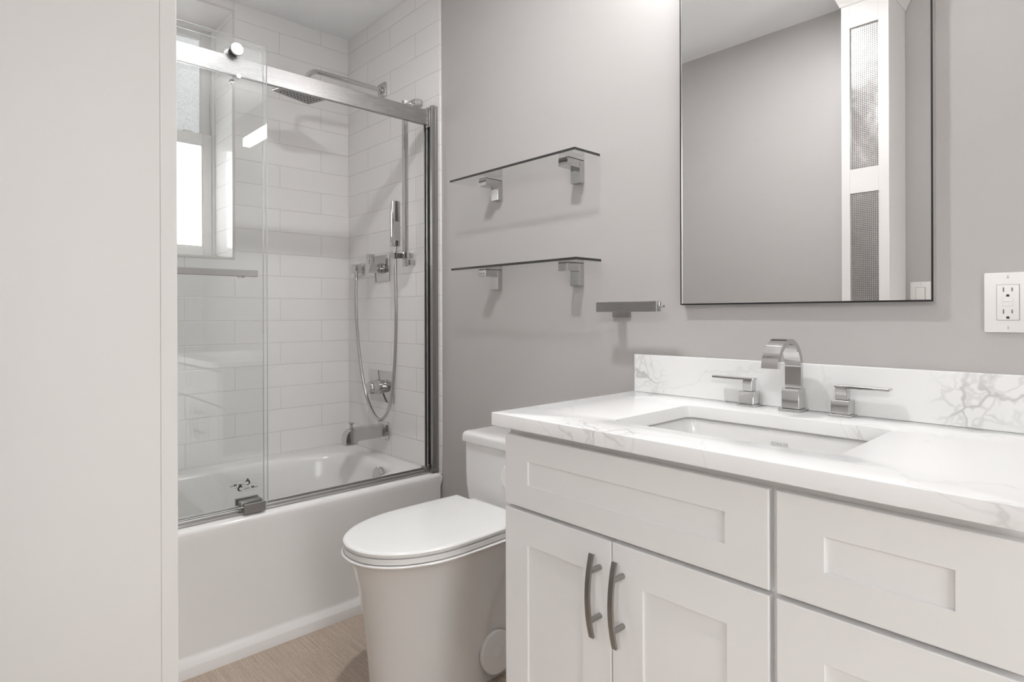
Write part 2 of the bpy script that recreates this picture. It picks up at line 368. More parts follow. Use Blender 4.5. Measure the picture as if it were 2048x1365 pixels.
for (y0, y1, z0, z1) in ((DY0-0.055, DY0, 0, DZ+0.06), (DY1, DY1+0.06, 0, DZ+0.06), (DY0, DY1, DZ, DZ+0.06)): box(b, XR-0.014, XR, y0, y1, z0, z1, 0.003, 1)
obj('trim_2', b, M['white'], kind='structure')
# tiled slabs of the tub alcove
b = BM(); box(b, XL, -1.9985, -0.010, 0.0, 0.44, ZC, 0.0015, 2); obj('wall_plumbing', b, M['tile_b'], kind='structure', smooth=0)
b = BM(); box(b, XL, -1.9985, YF, YF+0.010, 0.44, ZC); obj('wall_foot', b, M['tile_b'], kind='structure', smooth=0)
# left wall with the window opening
WY0, WY1, WZ0, WZ1, WD = -1.17, -0.570, 1.353, 2.439, 0.245
b = BM()
def lw(y0, y1, z0, z1): box(b, XL-0.30, XL, y0, y1, z0, z1)
lw(YF, WY0, 0.0, ZC); lw(WY1, 0.0, 0.0, ZC); lw(WY0, WY1, 0.0, WZ0); lw(WY0, WY1, WZ1, ZC)
o = obj('wall_left', b, [M['tile_w'], M['tile_r']], kind='structure', smooth=0)
edge_material(o, lambda n: abs(n.x) < 0.5, 1)
b = BM()   # glazed edge trim of the opening
tw = 0.011
for (y0, y1, z0, z1) in ((WY1, WY1+tw, WZ0-tw, WZ1+tw), (WY0-tw, WY0, WZ0-tw, WZ1+tw), (WY0, WY1, WZ0-tw, WZ0), (WY0, WY1, WZ1, WZ1+tw)):
    box(b, XL-0.001, XL+0.003, y0, y1, z0, z1, 0.0012, 1)
obj('trim_1', b, M['tile_edge'], kind='structure')

# window: vinyl double-hung at the back of the opening
XI = XL-WD
b = BM(); fw = 0.012
for (y0, y1, z0, z1) in ((WY1-fw, WY1, WZ0, WZ1), (WY0, WY0+fw, WZ0, WZ1), (WY0+fw, WY1-fw, WZ1-0.014, WZ1), (WY0+fw, WY1-fw, WZ0, WZ0+0.012)):
    box(b, XI-0.054, XI+0.012, y0, y1, z0, z1, 0.001, 1)
win = obj('window_1', b, M['vinyl'], kind='structure')
def sash(name, x0, x1, z0, z1, st, bot, top, mat):
    b = BM(); y0, y1 = WY0+fw, WY1-fw
    box(b, x0, x1, y0, y0+st, z0, z1, 0.0015, 1); box(b, x0, x1, y1-st, y1, z0, z1, 0.0015, 1)
    box(b, x0, x1, y0+st, y1-st, z0, z0+bot, 0.0015, 1); box(b, x0, x1, y0+st, y1-st, z1-top, z1, 0.0015, 1)
    # glazing bead
    bd = 0.006; xm = (x0+x1)/2
    for (a0, a1, c0, c1) in ((y0+st, y0+st+bd, z0+bot, z1-top), (y1-st-bd, y1-st, z0+bot, z1-top), (y0+st+bd, y1-st-bd, z0+bot, z0+bot+bd), (y0+st+bd, y1-st-bd, z1-top-bd, z1-top)):
        box(b, xm-0.002, x1-0.004, a0, a1, c0, c1)
    s = obj(name, b, M['vinyl'], win)
    b = BM(); box(b, xm-0.005, xm-0.001, y0+st, y1-st, z0+bot, z1-top); obj('pane', b, mat, s, smooth=0)
    return s
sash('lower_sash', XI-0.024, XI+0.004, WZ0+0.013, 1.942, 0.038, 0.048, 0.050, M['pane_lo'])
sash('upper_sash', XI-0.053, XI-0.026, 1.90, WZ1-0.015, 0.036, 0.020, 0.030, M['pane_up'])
b = BM(); box(b, XI-0.020, XI+0.004, -0.70, -0.664, 1.942, 1.950, 0.003, 2); obj('sash_lock', b, M['vinyl'], win)

# ================================================================== bathtub
def tub_bm():
    b = BM(); cx, cy = -2.395, -0.765
    x0, x1, y0, y1 = XL+0.0005, -2.0, YF+0.0105, -0.0005
    N = 128; ang = set(2*PI*i/N for i in range(N))
    for (x, y) in ((x0, y0), (x1, y0), (x1, y1), (x0, y1)): ang.add(math.atan2(y-cy, x-cx) % (2*PI))
    ang = sorted(ang)
    def rect(z, ins=0.0, fx=0.0):
        out = []
        for a in ang:
            c, s = math.cos(a), math.sin(a); X1 = x1+fx
            tx = ((X1-ins-cx)/c) if c > 1e-9 else (((x0-cx)/c) if c < -1e-9 else 1e9)
            ty = ((y1-cy)/s) if s > 1e-9 else (((y0-cy)/s) if s < -1e-9 else 1e9)
            t = min(tx, ty); out.append((cx+c*t, cy+s*t, z))
        return out
    def basin(z, ax, ayf, ayb, n, sx=0.0):
        out = []
        for a in ang:
            c, s = math.cos(a), math.sin(a); ay = ayb if s > 0 else ayf
            r = (abs(c/ax)**n+abs(s/ay)**n)**(-1.0/n); out.append((cx+sx+c*r, cy+s*r, z))
        return out
    rings = [rect(0.0, fx=0.014), rect(0.030, fx=0.014), rect(0.034, fx=0.0125), rect(0.050, fx=-0.001), rect(0.054, fx=-0.004), rect(0.062, fx=-0.005), rect(0.39, fx=-0.004), rect(0.405, fx=-0.002)]
    for k in range(7):
        a = k/6*PI/2; rings.append(rect(0.428+0.018*math.sin(a), ins=0.018*(1-math.cos(a))))
    rings += [rect(0.4462, ins=0.05)]
    A = (0.298, 0.665, 0.685)
    for (z, k, n) in ((0.446, 1.03, 4.2), (0.445, 1.0, 4.2), (0.440, 0.975, 4.0), (0.428, 0.957, 4.0), (0.40, 0.942, 3.8), (0.30, 0.905, 3.6), (0.20, 0.86, 3.4), (0.14, 0.81, 3.2), (0.11, 0.74, 3.0), (0.095, 0.62, 2.8), (0.09, 0.3, 2.4), (0.088, 0.02, 2.0)):
        kk = 1-(1-k)*0.62
        rings.append(basin(z, A[0]*k, A[1]*kk*(1 if k > 0.7 else k/0.83), A[2]*kk*(1 if k > 0.7 else k/0.83), n))
    loft(b, rings, True, True); return b
tub = thing('bathtub', (-2.39, -0.765, 0.0), 'white alcove bathtub with a plain front apron below the sliding glass door', 'bathtub')
obj('tub_shell', tub_bm(), M['tub'], tub, smooth=40)
b = BM(); ov = Vector((-2.295, -0.128, 0.400)); nv = Vector((0.03, -1, 0.16)).normalized()
lathe(b, ov+nv*-0.012, nv, [(0, 0.036), (0.017, 0.036), (0.021, 0.033), (0.0235, 0.024), (0.024, 0.004)])
op = obj('overflow_plate', b, M['chrome'], tub)
b = BM(); box(b, ov.x-0.006, ov.x+0.006, ov.y-0.026, ov.y-0.008, ov.z-0.03, ov.z-0.008, 0.003, 2); obj('trip_lever', b, M['chrome'], op)

# ================================================================== sliding shower door
sd = thing('sliding_shower_door', (-2.03, -0.75, 0.446), 'frameless sliding glass tub door with brushed metal rail, both panels slid left', 'shower door')
b = BM(); box(b, -2.046, -2.030, -1.515, -0.046, 1.875, 1.936, 0.0012, 1); obj('header_rail', b, M['nickel'], sd)
b = BM(); box(b, -2.052, -2.024, -0.046, -0.012, 1.868, 1.938, 0.004, 2); obj('rail_bracket', b, M['nickelv'], sd)
b = BM(); box(b, -2.052, -2.024, -1.519, -1.486, 1.868, 1.938, 0.004, 2); obj('rail_bracket', b, M['nickelv'], sd)
b = BM()   # track extrusion with a raised back lip
box(b, -2.066, -2.0245, -1.515, -0.012, 0.447, 0.453, 0.001, 1); box(b, -2.046, -2.041, -1.515, -0.012, 0.453, 0.460, 0.001, 1); box(b, -2.066, -2.062, -1.515, -0.012, 0.453, 0.464, 0.001, 1)
obj('bottom_track', b, M['track'], sd)
def jamb(y0, y1):
    s = 1 if y1 > -0.5 else -1; yw = y1 if s > 0 else y0; yo = y0 if s > 0 else y1
    b = BM(); box(b, -2.072, -2.012, yw-s*0.012, yw, 0.454, 1.955, 0.001, 1)
    for (a, c) in ((-2.072, -2.066), (-2.056, -2.046), (-2.028, -2.012)): box(b, a, c, yo, yw-s*0.012, 0.454, 1.955, 0.001, 1)
    obj('wall_jamb', b, M['nickelv'], sd)
jamb(-0.040, -0.0105); jamb(-1.5195, -1.49)
def panel(x0, x1, y0, y1, z0, z1):
    b = BM(); box(b, x0, x1, y0, y1, z0, z1, 0.0008, 1)
    p = obj('door_panel', b, [M['glass'], M['gedge']], sd, smooth=0)
    edge_material(p, lambda n: abs(n.x) < 0.9, 1); return p
outer = panel(-2.020, -2.012, -1.47, -0.7075, 0.472, 1.995)
inner = panel(-2.060, -2.052, -1.47, -0.7055, 0.468, 1.990)
for (pn, xa, xb, ys) in ((outer, -2.012, -2.003, (-0.806, -1.37)), (inner, -2.060, -2.069, (-0.806, -1.37))):
    s = 1 if xb > xa else -1
    for y in ys:
        b = BM(); lathe(b, (xa, y, 1.951), (s, 0, 0), [(0, 0.0185), (0.0035, 0.0185), (0.004, 0.0205), (0.010, 0.0205), (0.0112, 0.0195), (0.0114, 0.0)], 48)
        ro = obj('roller_cap', b, M['capm'], pn)
        b = BM(); lathe(b, (xa-s*0.008, y, 1.951), (-s, 0, 0), [(0, 0.008), (0.008, 0.008), (0.0085, 0.0145), (0.0125, 0.0145), (0.013, 0.008), (0.015, 0.008)], 32); obj('roller_wheel', b, M['dark'], pn)
        b = BM(); lathe(b, (xa, y+0.004, 1.8645), (s, 0, 0), [(0, 0.0065), (0.005, 0.0065), (0.0055, 0.0085), (0.012, 0.0085), (0.0128, 0.0075)], 28); obj('anti_jump_knob', b, M['chrome'], pn)
b = BM(); box(b, -1.974, -1.962, -1.36, -0.7575, 1.2195, 1.2395, 0.0012, 1); hd = obj('towel_bar', b, M['tp'], outer)
for y in (-0.80, -1.31):
    b = BM(); cyl(b, (-2.012, y, 1.2235), (-1.972, y, 1.2235), 0.0075, 24); obj('bar_post', b, M['chrome'], hd)
# printed maker's marks near the foot of both panels
def mark(pn, x, s, y_start, z, mir):
    """the mark reads along +y (mir: seen from behind, mirrored)"""
    bms = BM()
    ax = Vector((0, -1 if mir else 1, 0)); 
    def P(a, h): return Vector((x, y_start, z))+ax*a+Vector((0, 0, h))
    # drop with an open C inside
    n = 26; outl = []; inn = []
    for i in range(n):
        a = PI/2+2*PI*(i+0.5)/n; k = 1.0+0.75*max(0, math.sin(a))**9
        outl.append(P(0.0125+0.0085*math.cos(a), 0.0035+0.0085*math.sin(a)*k)); inn.append(P(0.0145+0.0052*math.cos(a), 0.0025+0.0052*math.sin(a)))
    V = [bms.verts.new(p) for p in outl]; W = [bms.verts.new(p) for p in inn]
    for i in range(n):
        if 17 <= i <= 20: continue
        bms.faces.new((V[i], V[(i+1) % n], W[(i+1) % n], W[i]))
    obj('drop_mark', bms, M['ink'], pn, smooth=0)
    m = Matrix(((0, 0, 1 if not mir else -1, x), (ax.y, 0, 0, y_start+ax.y*0.0235), (0, 1, 0, z-0.0022), (0, 0, 0, 1)))
    for (txt, size, a0) in (('LEAR', 0.0085, 0.0), ('M', 0.0125, 0.0235), ('AX', 0.0085, 0.0335)):
        mm = m.copy(); mm[1][3] += ax.y*a0
        obj('lettering', textmesh('lettering', txt, size, None, pn, mm, 0.0), M['ink'] if txt == 'M' else M['inkm'], pn, smooth=0)
    for (a0, a1, h) in ((0.021, 0.066, 0.0135), (0.016, 0.060, -0.0075)):
        bl = BM(); bl.faces.new([bl.verts.new(P(a0, h)), bl.verts.new(P(a1, h)), bl.verts.new(P(a1, h+0.0006)), bl.verts.new(P(a0, h+0.0006))])
        obj('rule_line', bl, M['inkg'], pn, smooth=0)
mark(outer, -2.0116, 1, -0.8105, 0.5330, False)
mark(inner, -2.0605, -1, -0.745, 0.5350, True)
b = BM(); box(b, -2.050, -2.022, -0.792, -0.722, 0.454, 0.4665, 0.001, 1); box(b, -2.050, -2.0235, -0.792, -0.722, 0.4665, 0.4875, 0.003, 2); box(b, -2.0105, -2.0035, -0.788, -0.719, 0.452, 0.483, 0.0012, 1); box(b, -2.022, -2.0105, -0.785, -0.722, 0.452, 0.462)
box(b, -2.071, -2.063, -0.795, -0.722, 0.464, 0.490, 0.001, 1)
obj('bottom_guide', b, M['guide'], sd)
b = BM(); box(b, -2.066, -2.028, -0.062, -0.041, 0.453, 0.470, 0.002, 2); box(b, -2.044, -2.030, -0.050, -0.041, 0.470, 0.480, 0.002, 2); box(b, -2.028, -2.010, -0.045, -0.0105, 0.4475, 0.466, 0.002, 2); obj('end_bumper', b, M['guide'], sd)

# ================================================================== shower fittings
YT = -0.010
sh = thing('rain_shower_head', (-2.44, YT, 2.138), 'square chrome rain shower head on a long bent arm high on the tiled wall', 'shower head')
b = BM(); box(b, -2.472, -2.408, YT-0.010, YT, 2.106, 2.170, 0.0015, 2); obj('wall_flange', b, M['chrome'], sh)
b = BM(); pts = [(-2.44, YT-0.004, 2.138), (-2.44, -0.1, 2.138), (-2.44, -0.2, 2.138), (-2.44, -0.325, 2.138)]
for k in range(1, 9):
    a = k/8*PI/2; pts.append((-2.44, -0.325-0.055*math.sin(a), 2.138-0.055*(1-math.cos(a))))
pts.append((-2.44, -0.38, 2.072)); tube(b, pts, 0.0105, 24)
lathe(b, (-2.44, YT-0.010, 2.138), (0, -1, 0), [(0, 0.016), (0.012, 0.016), (0.014, 0.012)], 28)
obj('shower_arm', b, M['chrome'], sh)
def swivel(bm): bmesh.ops.rotate(bm, cent=(-2.44, -0.38, 2.0), matrix=Matrix.Rotation(math.radians(17), 3, 'Z'), verts=bm.verts[:])
b = BM(); HX, HY, HZ = -2.44, -0.38, 2.030; hs = 0.098
box(b, HX-hs, HX+hs, HY-hs, HY+hs, HZ+0.004, HZ+0.011, 0.0015, 1); box(b, HX-0.03, HX+0.03, HY-0.03, HY+0.03, HZ+0.011, HZ+0.022, 0.006, 2); lathe(b, (HX, HY, HZ+0.022), (0, 0, 1), [(0, 0.015), (0.014, 0.015), (0.018, 0.012), (0.030, 0.012)], 24)
swivel(b); hh = obj('spray_head', b, M['chrome'], sh)
b = BM()
box(b, HX-hs+0.004, HX+hs-0.004, HY-hs+0.004, HY+hs-0.004, HZ+0.002, HZ+0.0045); swivel(b); fp = obj('face_plate', b, simple('satin_face', (0.34, 0.335, 0.33), 0.35, metal=0.6), hh, smooth=0)
b = BM()
for i in range(9):
    for j in range(9):
        lathe(b, (HX-0.072+0.018*i, HY-0.072+0.018*j, HZ+0.0025), (0, 0, -1), [(0, 0.0034), (0.002, 0.0028), (0.0022, 0.0005)], 8)
swivel(b); no = obj('nozzles', b, M['dark'], hh); no['kind'] = 'stuff'

sb = thing('slide_bar', (-2.19, YT, 1.66), 'tall square chrome slide bar on the tiled wall beside the door jamb', 'slide bar')
b = BM(); box(b, -2.200, -2.180, -0.064, -0.044, 1.303, 2.016, 0.0015, 1); obj('bar', b, M['chrome'], sb)
for (z, xe) in ((1.322, -2.179), (1.998, -2.120)):  # upper mount lengthened to imitate a bright glint beside the bar
    b = BM(); box(b, -2.201, xe, -0.046, YT, z-0.012, z+0.012, 0.002, 2); obj('wall_mount', b, M['chrome'], sb)
b = BM(); box(b, -2.206, -2.174, -0.070, -0.040, 1.338, 1.364, 0.002, 2); box(b, -2.200, -2.176, -0.0935, -0.068, 1.335, 1.357, 0.001, 1)
hx_, hy_ = -2.188, -0.106; sqo, cir = [], []       # socket ring the wand stands in
for i in range(32):
    a = 2*PI*i/32; c, q = math.cos(a), math.sin(a); m_ = max(abs(c), abs(q)); sqo.append((hx_+0.0124*c/m_, hy_+0.0124*q/m_)); cir.append((hx_+0.0088*c, hy_+0.0088*q))
slab_hole(b, sqo, cir, 1.335, 1.357)
sl = obj('sliding_holder', b, M['chrome'], sb)
b = BM(); box(b, -2.1995, -2.1805, -0.040, -0.018, 1.340, 1.362, 0.003, 2); obj('clamp_knob', b, M['chrome'], sl)
hsn = thing('hand_shower', (-2.188, -0.105, 1.357), 'slim square chrome hand shower standing in the slide bar holder with its looping hose', 'hand shower')
b = BM(); box(b, -2.199, -2.177, -0.126, -0.086, 1.385, 1.578, 0.003, 2); wd = obj('wand', b, M['chrome'], hsn)
b = BM(); box(b, -2.1778, -2.1765, -0.121, -0.091, 1.41, 1.49, 0.0004, 1); obj('spray_face', b, simple('wand_face', (0.55, 0.545, 0.54), 0.3, metal=0.6), wd)
b = BM(); lathe(b, (-2.188, -0.106, 1.386), (0, 0, -1), [(0, 0.009), (0.010, 0.009), (0.011, 0.007), (0.022, 0.007), (0.028, 0.008)], 24); obj('connector', b, M['chrome'], hsn)
hose = [(-2.634, -0.047, 1.290), (-2.629, -0.05, 1.169), (-2.614, -0.054, 1.049), (-2.589, -0.057, 0.93), (-2.551, -0.06, 0.801), (-2.501, -0.062, 0.703), (-2.435, -0.066, 0.641), (-2.367, -0.071, 0.625), (-2.304, -0.075, 0.669), (-2.263, -0.08, 0.748), (-2.232, -0.085, 0.859), (-2.212, -0.09, 0.989), (-2.196, -0.097, 1.117), (-2.189, -0.104, 1.243), (-2.188, -0.106, 1.335)]
b = BM(); sp = smooth_path(hose, 24); tube(b, sp, lambda i: 0.0068+0.0005*(i % 2), 14); obj('hose', b, M['hose'], hsn, smooth=60)
el = thing('water_outlet_elbow', (-2.632, YT, 1.318), 'small square chrome hose outlet on the tile left of the upper valve', 'hose outlet')
b = BM(); box(b, -2.664, -2.606, YT-0.008, YT, 1.290, 1.348, 0.002, 2); obj('wall_plate', b, M['chrome'], el)
b = BM(); box(b, -2.655, -2.615, -0.062, YT-0.008, 1.299, 1.341, 0.002, 2); lathe(b, (-2.635, -0.046, 1.300), (0, 0, -1), [(0, 0.011), (0.006, 0.011), (0.007, 0.0085), (0.02, 0.0085), (0.021, 0.0095), (0.036, 0.0095)], 24); obj('elbow_body', b, M['chrome'], el)
uv_ = thing('diverter_valve', (-2.45, YT, 1.313), 'upper square chrome shower valve with an upright lever on a round knob', 'shower valve')
b = BM(); box(b, -2.514, -2.384, YT-0.006, YT, 1.250, 1.374, 0.0025, 2); obj('escutcheon', b, M['chrome'], uv_)
b = BM(); lathe(b, (-2.45, YT-0.006, 1.312), (0, -1, 0), [(0, 0.024), (0.010, 0.024), (0.011, 0.020), (0.018, 0.020), (0.019, 0.024), (0.024, 0.024), (0.025, 0.019), (0.034, 0.019), (0.036, 0.0235), (0.070, 0.0235), (0.073, 0.021), (0.074, 0.006)], 40); kn = obj('knob', b, M['chrome'], uv_)
b = BM(); box(b, -2.464, -2.436, -0.090, -0.060, 1.328, 1.374, 0.0015, 2); obj('lever', b, M['chrome'], kn)
lv = thing('mixing_valve', (-2.455, YT, 0.765), 'lower chrome tub valve with a rounded knob on a wide plate above the spout', 'tub valve')
b = BM(); box(b, -2.558, -2.352, YT-0.006, YT, 0.691, 0.836, 0.0025, 2); obj('escutcheon', b, M['chrome'], lv)
b = BM(); lathe(b, (-2.437, YT-0.006, 0.764), (0, -1, 0), [(0, 0.030), (0.022, 0.030), (0.023, 0.0325), (0.040, 0.0325), (0.041, 0.0305), (0.062, 0.0305), (0.074, 0.028), (0.080, 0.022), (0.082, 0.008)], 40); obj('knob', b, M['chrome'], lv)
ts = thing('tub_spout', (-2.44, YT, 0.562), 'chrome tub spout with a pull-up diverter knob over the drain end of the bathtub', 'tub spout')
b = BM(); box(b, -2.487, -2.394, YT-0.008, YT, 0.519, 0.602, 0.0015, 2); obj('wall_plate', b, M['chrome'], ts)
b = BM()
prof = [(-0.018, 0.534), (-0.018, 0.590), (-0.170, 0.590), (-0.186, 0.587), (-0.199, 0.579), (-0.209, 0.565), (-0.213, 0.548), (-0.213, 0.519), (-0.158, 0.519), (-0.156, 0.530), (-0.150, 0.534)]
L = [bm_v for bm_v in prof]
A_ = [b.verts.new((-2.462, y, z)) for (y, z) in L]; B_ = [b.verts.new((-2.418, y, z)) for (y, z) in L]
for i in range(len(L)): b.faces.new((A_[i], A_[(i+1) % len(L)], B_[(i+1) % len(L)], B_[i]))
b.faces.new(A_); b.faces.new(B_)
obj('spout_body', b, M['chrome'], ts, smooth=30)
b = BM(); lathe(b, (-2.44, -0.178, 0.588), (0, 0, 1), [(0, 0.009), (0.004, 0.009), (0.005, 0.0065), (0.019, 0.0065), (0.022, 0.012), (0.026, 0.0125), (0.027, 0.0115)], 28); obj('diverter_knob', b, M['chrome'], ts)

# ================================================================== glass shelves
def shelf(z, x0, x1, lab, x_b):
    t = thing('glass_shelf', ((x0+x1)/2, 0, z), lab, 'shelf', 'glass shelves above the toilet')
    b = BM(); box(b, x0, x1, -0.125, -0.006, z-0.008, z, 0.0004, 1)
    p = obj('shelf_pane', b, [M['shelf'], M['sedge']], t, smooth=0); edge_material(p, lambda n: abs(n.z) < 0.9 and n.y < 0.5 and n.x > -0.5, 1)
    for xb in x_b:
        b = BM(); box(b, xb-0.019, xb+0.019, -0.024, 0, z-0.080, z-0.009, 0.0008, 1); box(b, xb-0.019, xb+0.019, -0.082, -0.024, z-0.034, z-0.009, 0.0008, 1)
        br_ = obj('shelf_bracket', b, M['chrome'], t)
        b = BM(); box(b, xb-0.0185, xb+0.0185, -0.080, -0.002, z-0.009, z-0.0072); obj('gasket', b, M['dark'], br_)
shelf(1.594, -1.781, -1.170, 'upper clear glass wall shelf on two chrome brackets above the toilet', (-1.645, -1.256))
shelf(1.267, -1.774, -1.166, 'lower clear glass wall shelf on two chrome brackets beside the paper holder', (-1.648, -1.259))

# ================================================================== paper holder
tp = thing('toilet_paper_holder', (-1.09, 0, 1.117), 'brushed metal toilet paper holder bar on the grey wall left of the mirror', 'toilet paper holder')
b = BM(); box(b, -1.128, -0.919, -0.080, -0.068, 1.1025, 1.1315, 0.001, 1); ob = obj('bar', b, M['tp'], tp)
b = BM(); box(b, -0.9188, -0.911, -0.0795, -0.0685, 1.103, 1.131, 0.002, 2); cyl(b, (-0.911, -0.074, 1.117), (-0.902, -0.074, 1.117), 0.0022, 12); lathe(b, (-0.902, -0.074, 1.117), (1, 0, 0), [(0, 0.0032), (0.003, 0.0032)], 12); obj('end_cap', b, M['chrome'], ob)
b = BM(); box(b, -1.124, -1.060, -0.008, 0, 1.087, 1.128, 0.002, 2); box(b, -1.108, -1.076, -0.069, -0.008, 1.105, 1.129, 0.002, 2); obj('wall_mount', b, M['tp'], tp)

# ================================================================== mirror
mr_ = thing('wall_mirror', (-0.592, 0, 1.55), 'large rectangular wall mirror in a thin black frame above the sink', 'mirror')
MX0, MX1, MZ0, MZ1 = -0.8805, -0.3035, 1.1205, 2.03
b = BM(); box(b, MX0+0.003, MX1-0.003, -0.0195, -0.001, MZ0+0.003, MZ1-0.003); obj('mirror_glass', b, M['mirror'], mr_, smooth=0)
b = BM(); w = 0.0036
for (x0, x1, z0, z1) in ((MX0, MX0+w, MZ0, MZ1), (MX1-w, MX1, MZ0, MZ1), (MX0+w, MX1-w, MZ0, MZ0+w), (MX0+w, MX1-w, MZ1-w, MZ1)): box(b, x0, x1, -0.0225, -0.0005, z0, z1)
fr_ = obj('frame', b, [M['black'], M['alu']], mr_, smooth=0); edge_material(fr_, lambda n: n.x > 0.9, 1)

# ================================================================== outlet and switch
def plate(name, lab, cat, cx, cz, y, s):
    t = thing(name, (cx, y, cz), lab, cat)
    b = BM(); box(b, cx-0.0365, cx+0.0365, y, y+s*0.006, cz-0.0575, cz+0.0575, 0.0022, 2); obj('wall_plate', b, M['plate'], t)
    yf = y+s*0.006
    for dz in (-0.0485, 0.0485):
        b = BM(); lathe(b, (cx, yf-s*0.0005, cz+dz), (0, s, 0), [(0, 0.0032), (0.0008, 0.0032), (0.0012, 0.0022)], 20); sc = obj('screw', b, M['plate'], t)
        b = BM(); box(b, cx-0.0004, cx+0.0004, yf+s*0.0006, yf+s*0.00085, cz+dz-0.003, cz+dz+0.003); obj('screw_slot', b, M['slotg'], sc, smooth=0)
    b = BM(); box(b, cx-0.0172, cx+0.0172, yf-s*0.001, yf+s*0.0003, cz-0.0340, cz+0.0340, 0.0002, 1); obj('shadow_gap', b, M['slotg'], t, smooth=0)
    return t, yf
t, yf = plate('wall_outlet', 'white double wall outlet with test buttons, on the wall right of the mirror', 'outlet', -0.1885, 1.1165, 0.0, -1)
cx, cz = -0.1885, 1.1165
b = BM(); box(b, cx-0.0166, cx+0.0166, yf, yf-0.0022, cz-0.0334, cz+0.0334, 0.001, 2); rec = obj('receptacle', b, M['plate'], t)
yr = yf-0.0022
for dz in (0.0215, -0.0205):
    for (dx, h) in ((-0.0064, 0.0042), (0.0064, 0.0036)):
        b = BM(); box(b, cx+dx-0.0010, cx+dx+0.0010, yr-0.0003, yr, cz+dz-h+0.003, cz+dz+h+0.003); obj('slot', b, M['slotg'], rec, smooth=0)
    b = BM(); n = 14; ring = [(cx+0.0024*math.cos(PI*i/n), cz+dz-0.010+0.0026+0.0024*math.sin(PI*i/n)-0.001) for i in range(n+1)]+[(cx-0.0024, cz+dz-0.0105), (cx+0.0024, cz+dz-0.0105)]
    loft(b, [[(x, yy, z) for (x, z) in ring] for yy in (yr, yr-0.0003)]); obj('ground_hole', b, M['slot'], rec, smooth=0)
for dz in (0.0048, -0.0036):
    b = BM(); box(b, cx-0.0078, cx+0.0078, yr-0.0010, yr, cz+dz-0.0033, cz+dz+0.0033, 0.0004, 1); obj('test_button', b, M['plate'], rec)
t, yf = plate('light_switch', 'white rocker light switch on the wall facing the mirror, seen in its reflection', 'light switch', -0.664, 1.17, YF, 1)
b = BM(); box(b, -0.664-0.0160, -0.664+0.0160, yf, yf+0.004, 1.17-0.033, 1.17+0.033, 0.0015, 2); obj('rocker', b, M['plate'], t)

# ================================================================== vanity
va = thing('vanity_cabinet', (-0.565, -0.27, 0), 'white shaker vanity cabinet with two doors and drawers below the white countertop', 'vanity cabinet')
VX0, VX1, VY = -1.027, -0.102, -0.520
b = BM()
box(b, VX0, VX0+0.018, VY, -0.002, 0.10, 0.842); box(b, VX1-0.018, VX1, VY, -0.002, 0.10, 0.842); box(b, VX0+0.018, VX1-0.018, VY, -0.002, 0.10, 0.118); box(b, VX0+0.018, VX1-0.018, -0.014, -0.002, 0.118, 0.842)
box(b, -0.4155, -0.3975, VY, -0.014, 0.118, 0.680); box(b, -0.4155, -0.3975, VY, VY+0.018, 0.680, 0.842); box(b, VX0+0.018, -0.4155, VY, VY+0.018, 0.64, 0.676); box(b, -0.3975, VX1-0.018, VY, VY+0.018, 0.64, 0.676); box(b, VX0+0.018, -0.4155, VY, VY+0.018, 0.81, 0.842); box(b, -0.3975, VX1-0.018, VY, VY+0.018, 0.81, 0.842); box(b, -0.3975, VX1-0.018, VY, VY+0.018, 0.365, 0.40); box(b, -0.735, -0.702, VY, VY+0.018, 0.118, 0.64)
box(b, VX0+0.02, VX1-0.02, -0.455, -0.01, 0.0, 0.10); obj('carcass', b, M['cab'], va, smooth=0)
def shaker(name, x0, x1, z0, z1, m=0.070, mz=None, parent=va):
    """framed front with a recessed flat panel, all one mesh"""
    mz = m if mz is None else mz
    yb, yf, yp = VY-0.0003, -0.5405, -0.5358; e = 0.0018
    b = BM()
    def ring(y, ix, iz): return [(x0+ix, y, z0+iz), (x1-ix, y, z0+iz), (x1-ix, y, z1-iz), (x0+ix, y, z1-iz)]
    rings = [ring(yb, 0, 0), ring(yf+e, 0, 0), ring(yf+e*0.3, e*0.3, e*0.3), ring(yf, e, e), ring(yf, m-0.0006, mz-0.0006), ring(yf+0.0006, m, mz), ring(yp, m, mz)]
    loft(b, rings)
    return obj(name, b, M['cab'], parent, smooth=0)
shaker('false_drawer_front', -1.0245, -0.4120, 0.662, 0.8215, 0.0735, 0.0535)
d1 = shaker('door', -1.0245, -0.7200, 0.105, 0.6535, 0.0725)
d2 = shaker('door', -0.7175, -0.4120, 0.105, 0.6535, 0.0705)
shaker('drawer', -0.4005, -0.1030, 0.662, 0.8215, 0.0705, 0.0535)
shaker('drawer', -0.4005, -0.1030, 0.387, 0.6535, 0.0705, 0.0725)
shaker('drawer', -0.4005, -0.1030, 0.105, 0.3785, 0.0705, 0.0725)
for (dr, hx) in ((d1, -0.7475), (d2, -0.6920)):
    b = BM(); pts = []
    for k in range(25):
        z = 0.467+0.163*k/24; u = (k-12)/12
        pts.append((hx, -0.566-0.013*(1-u*u), z))
    ribbon(b, pts, (1, 0, 0), 0.0105, 0.0055)
    for z in (0.5005, 0.5965): cyl(b, (hx, -0.5403, z), (hx, -0.572, z), 0.0055, 24)
    obj('handle', b, M['pull'], dr, smooth=30)

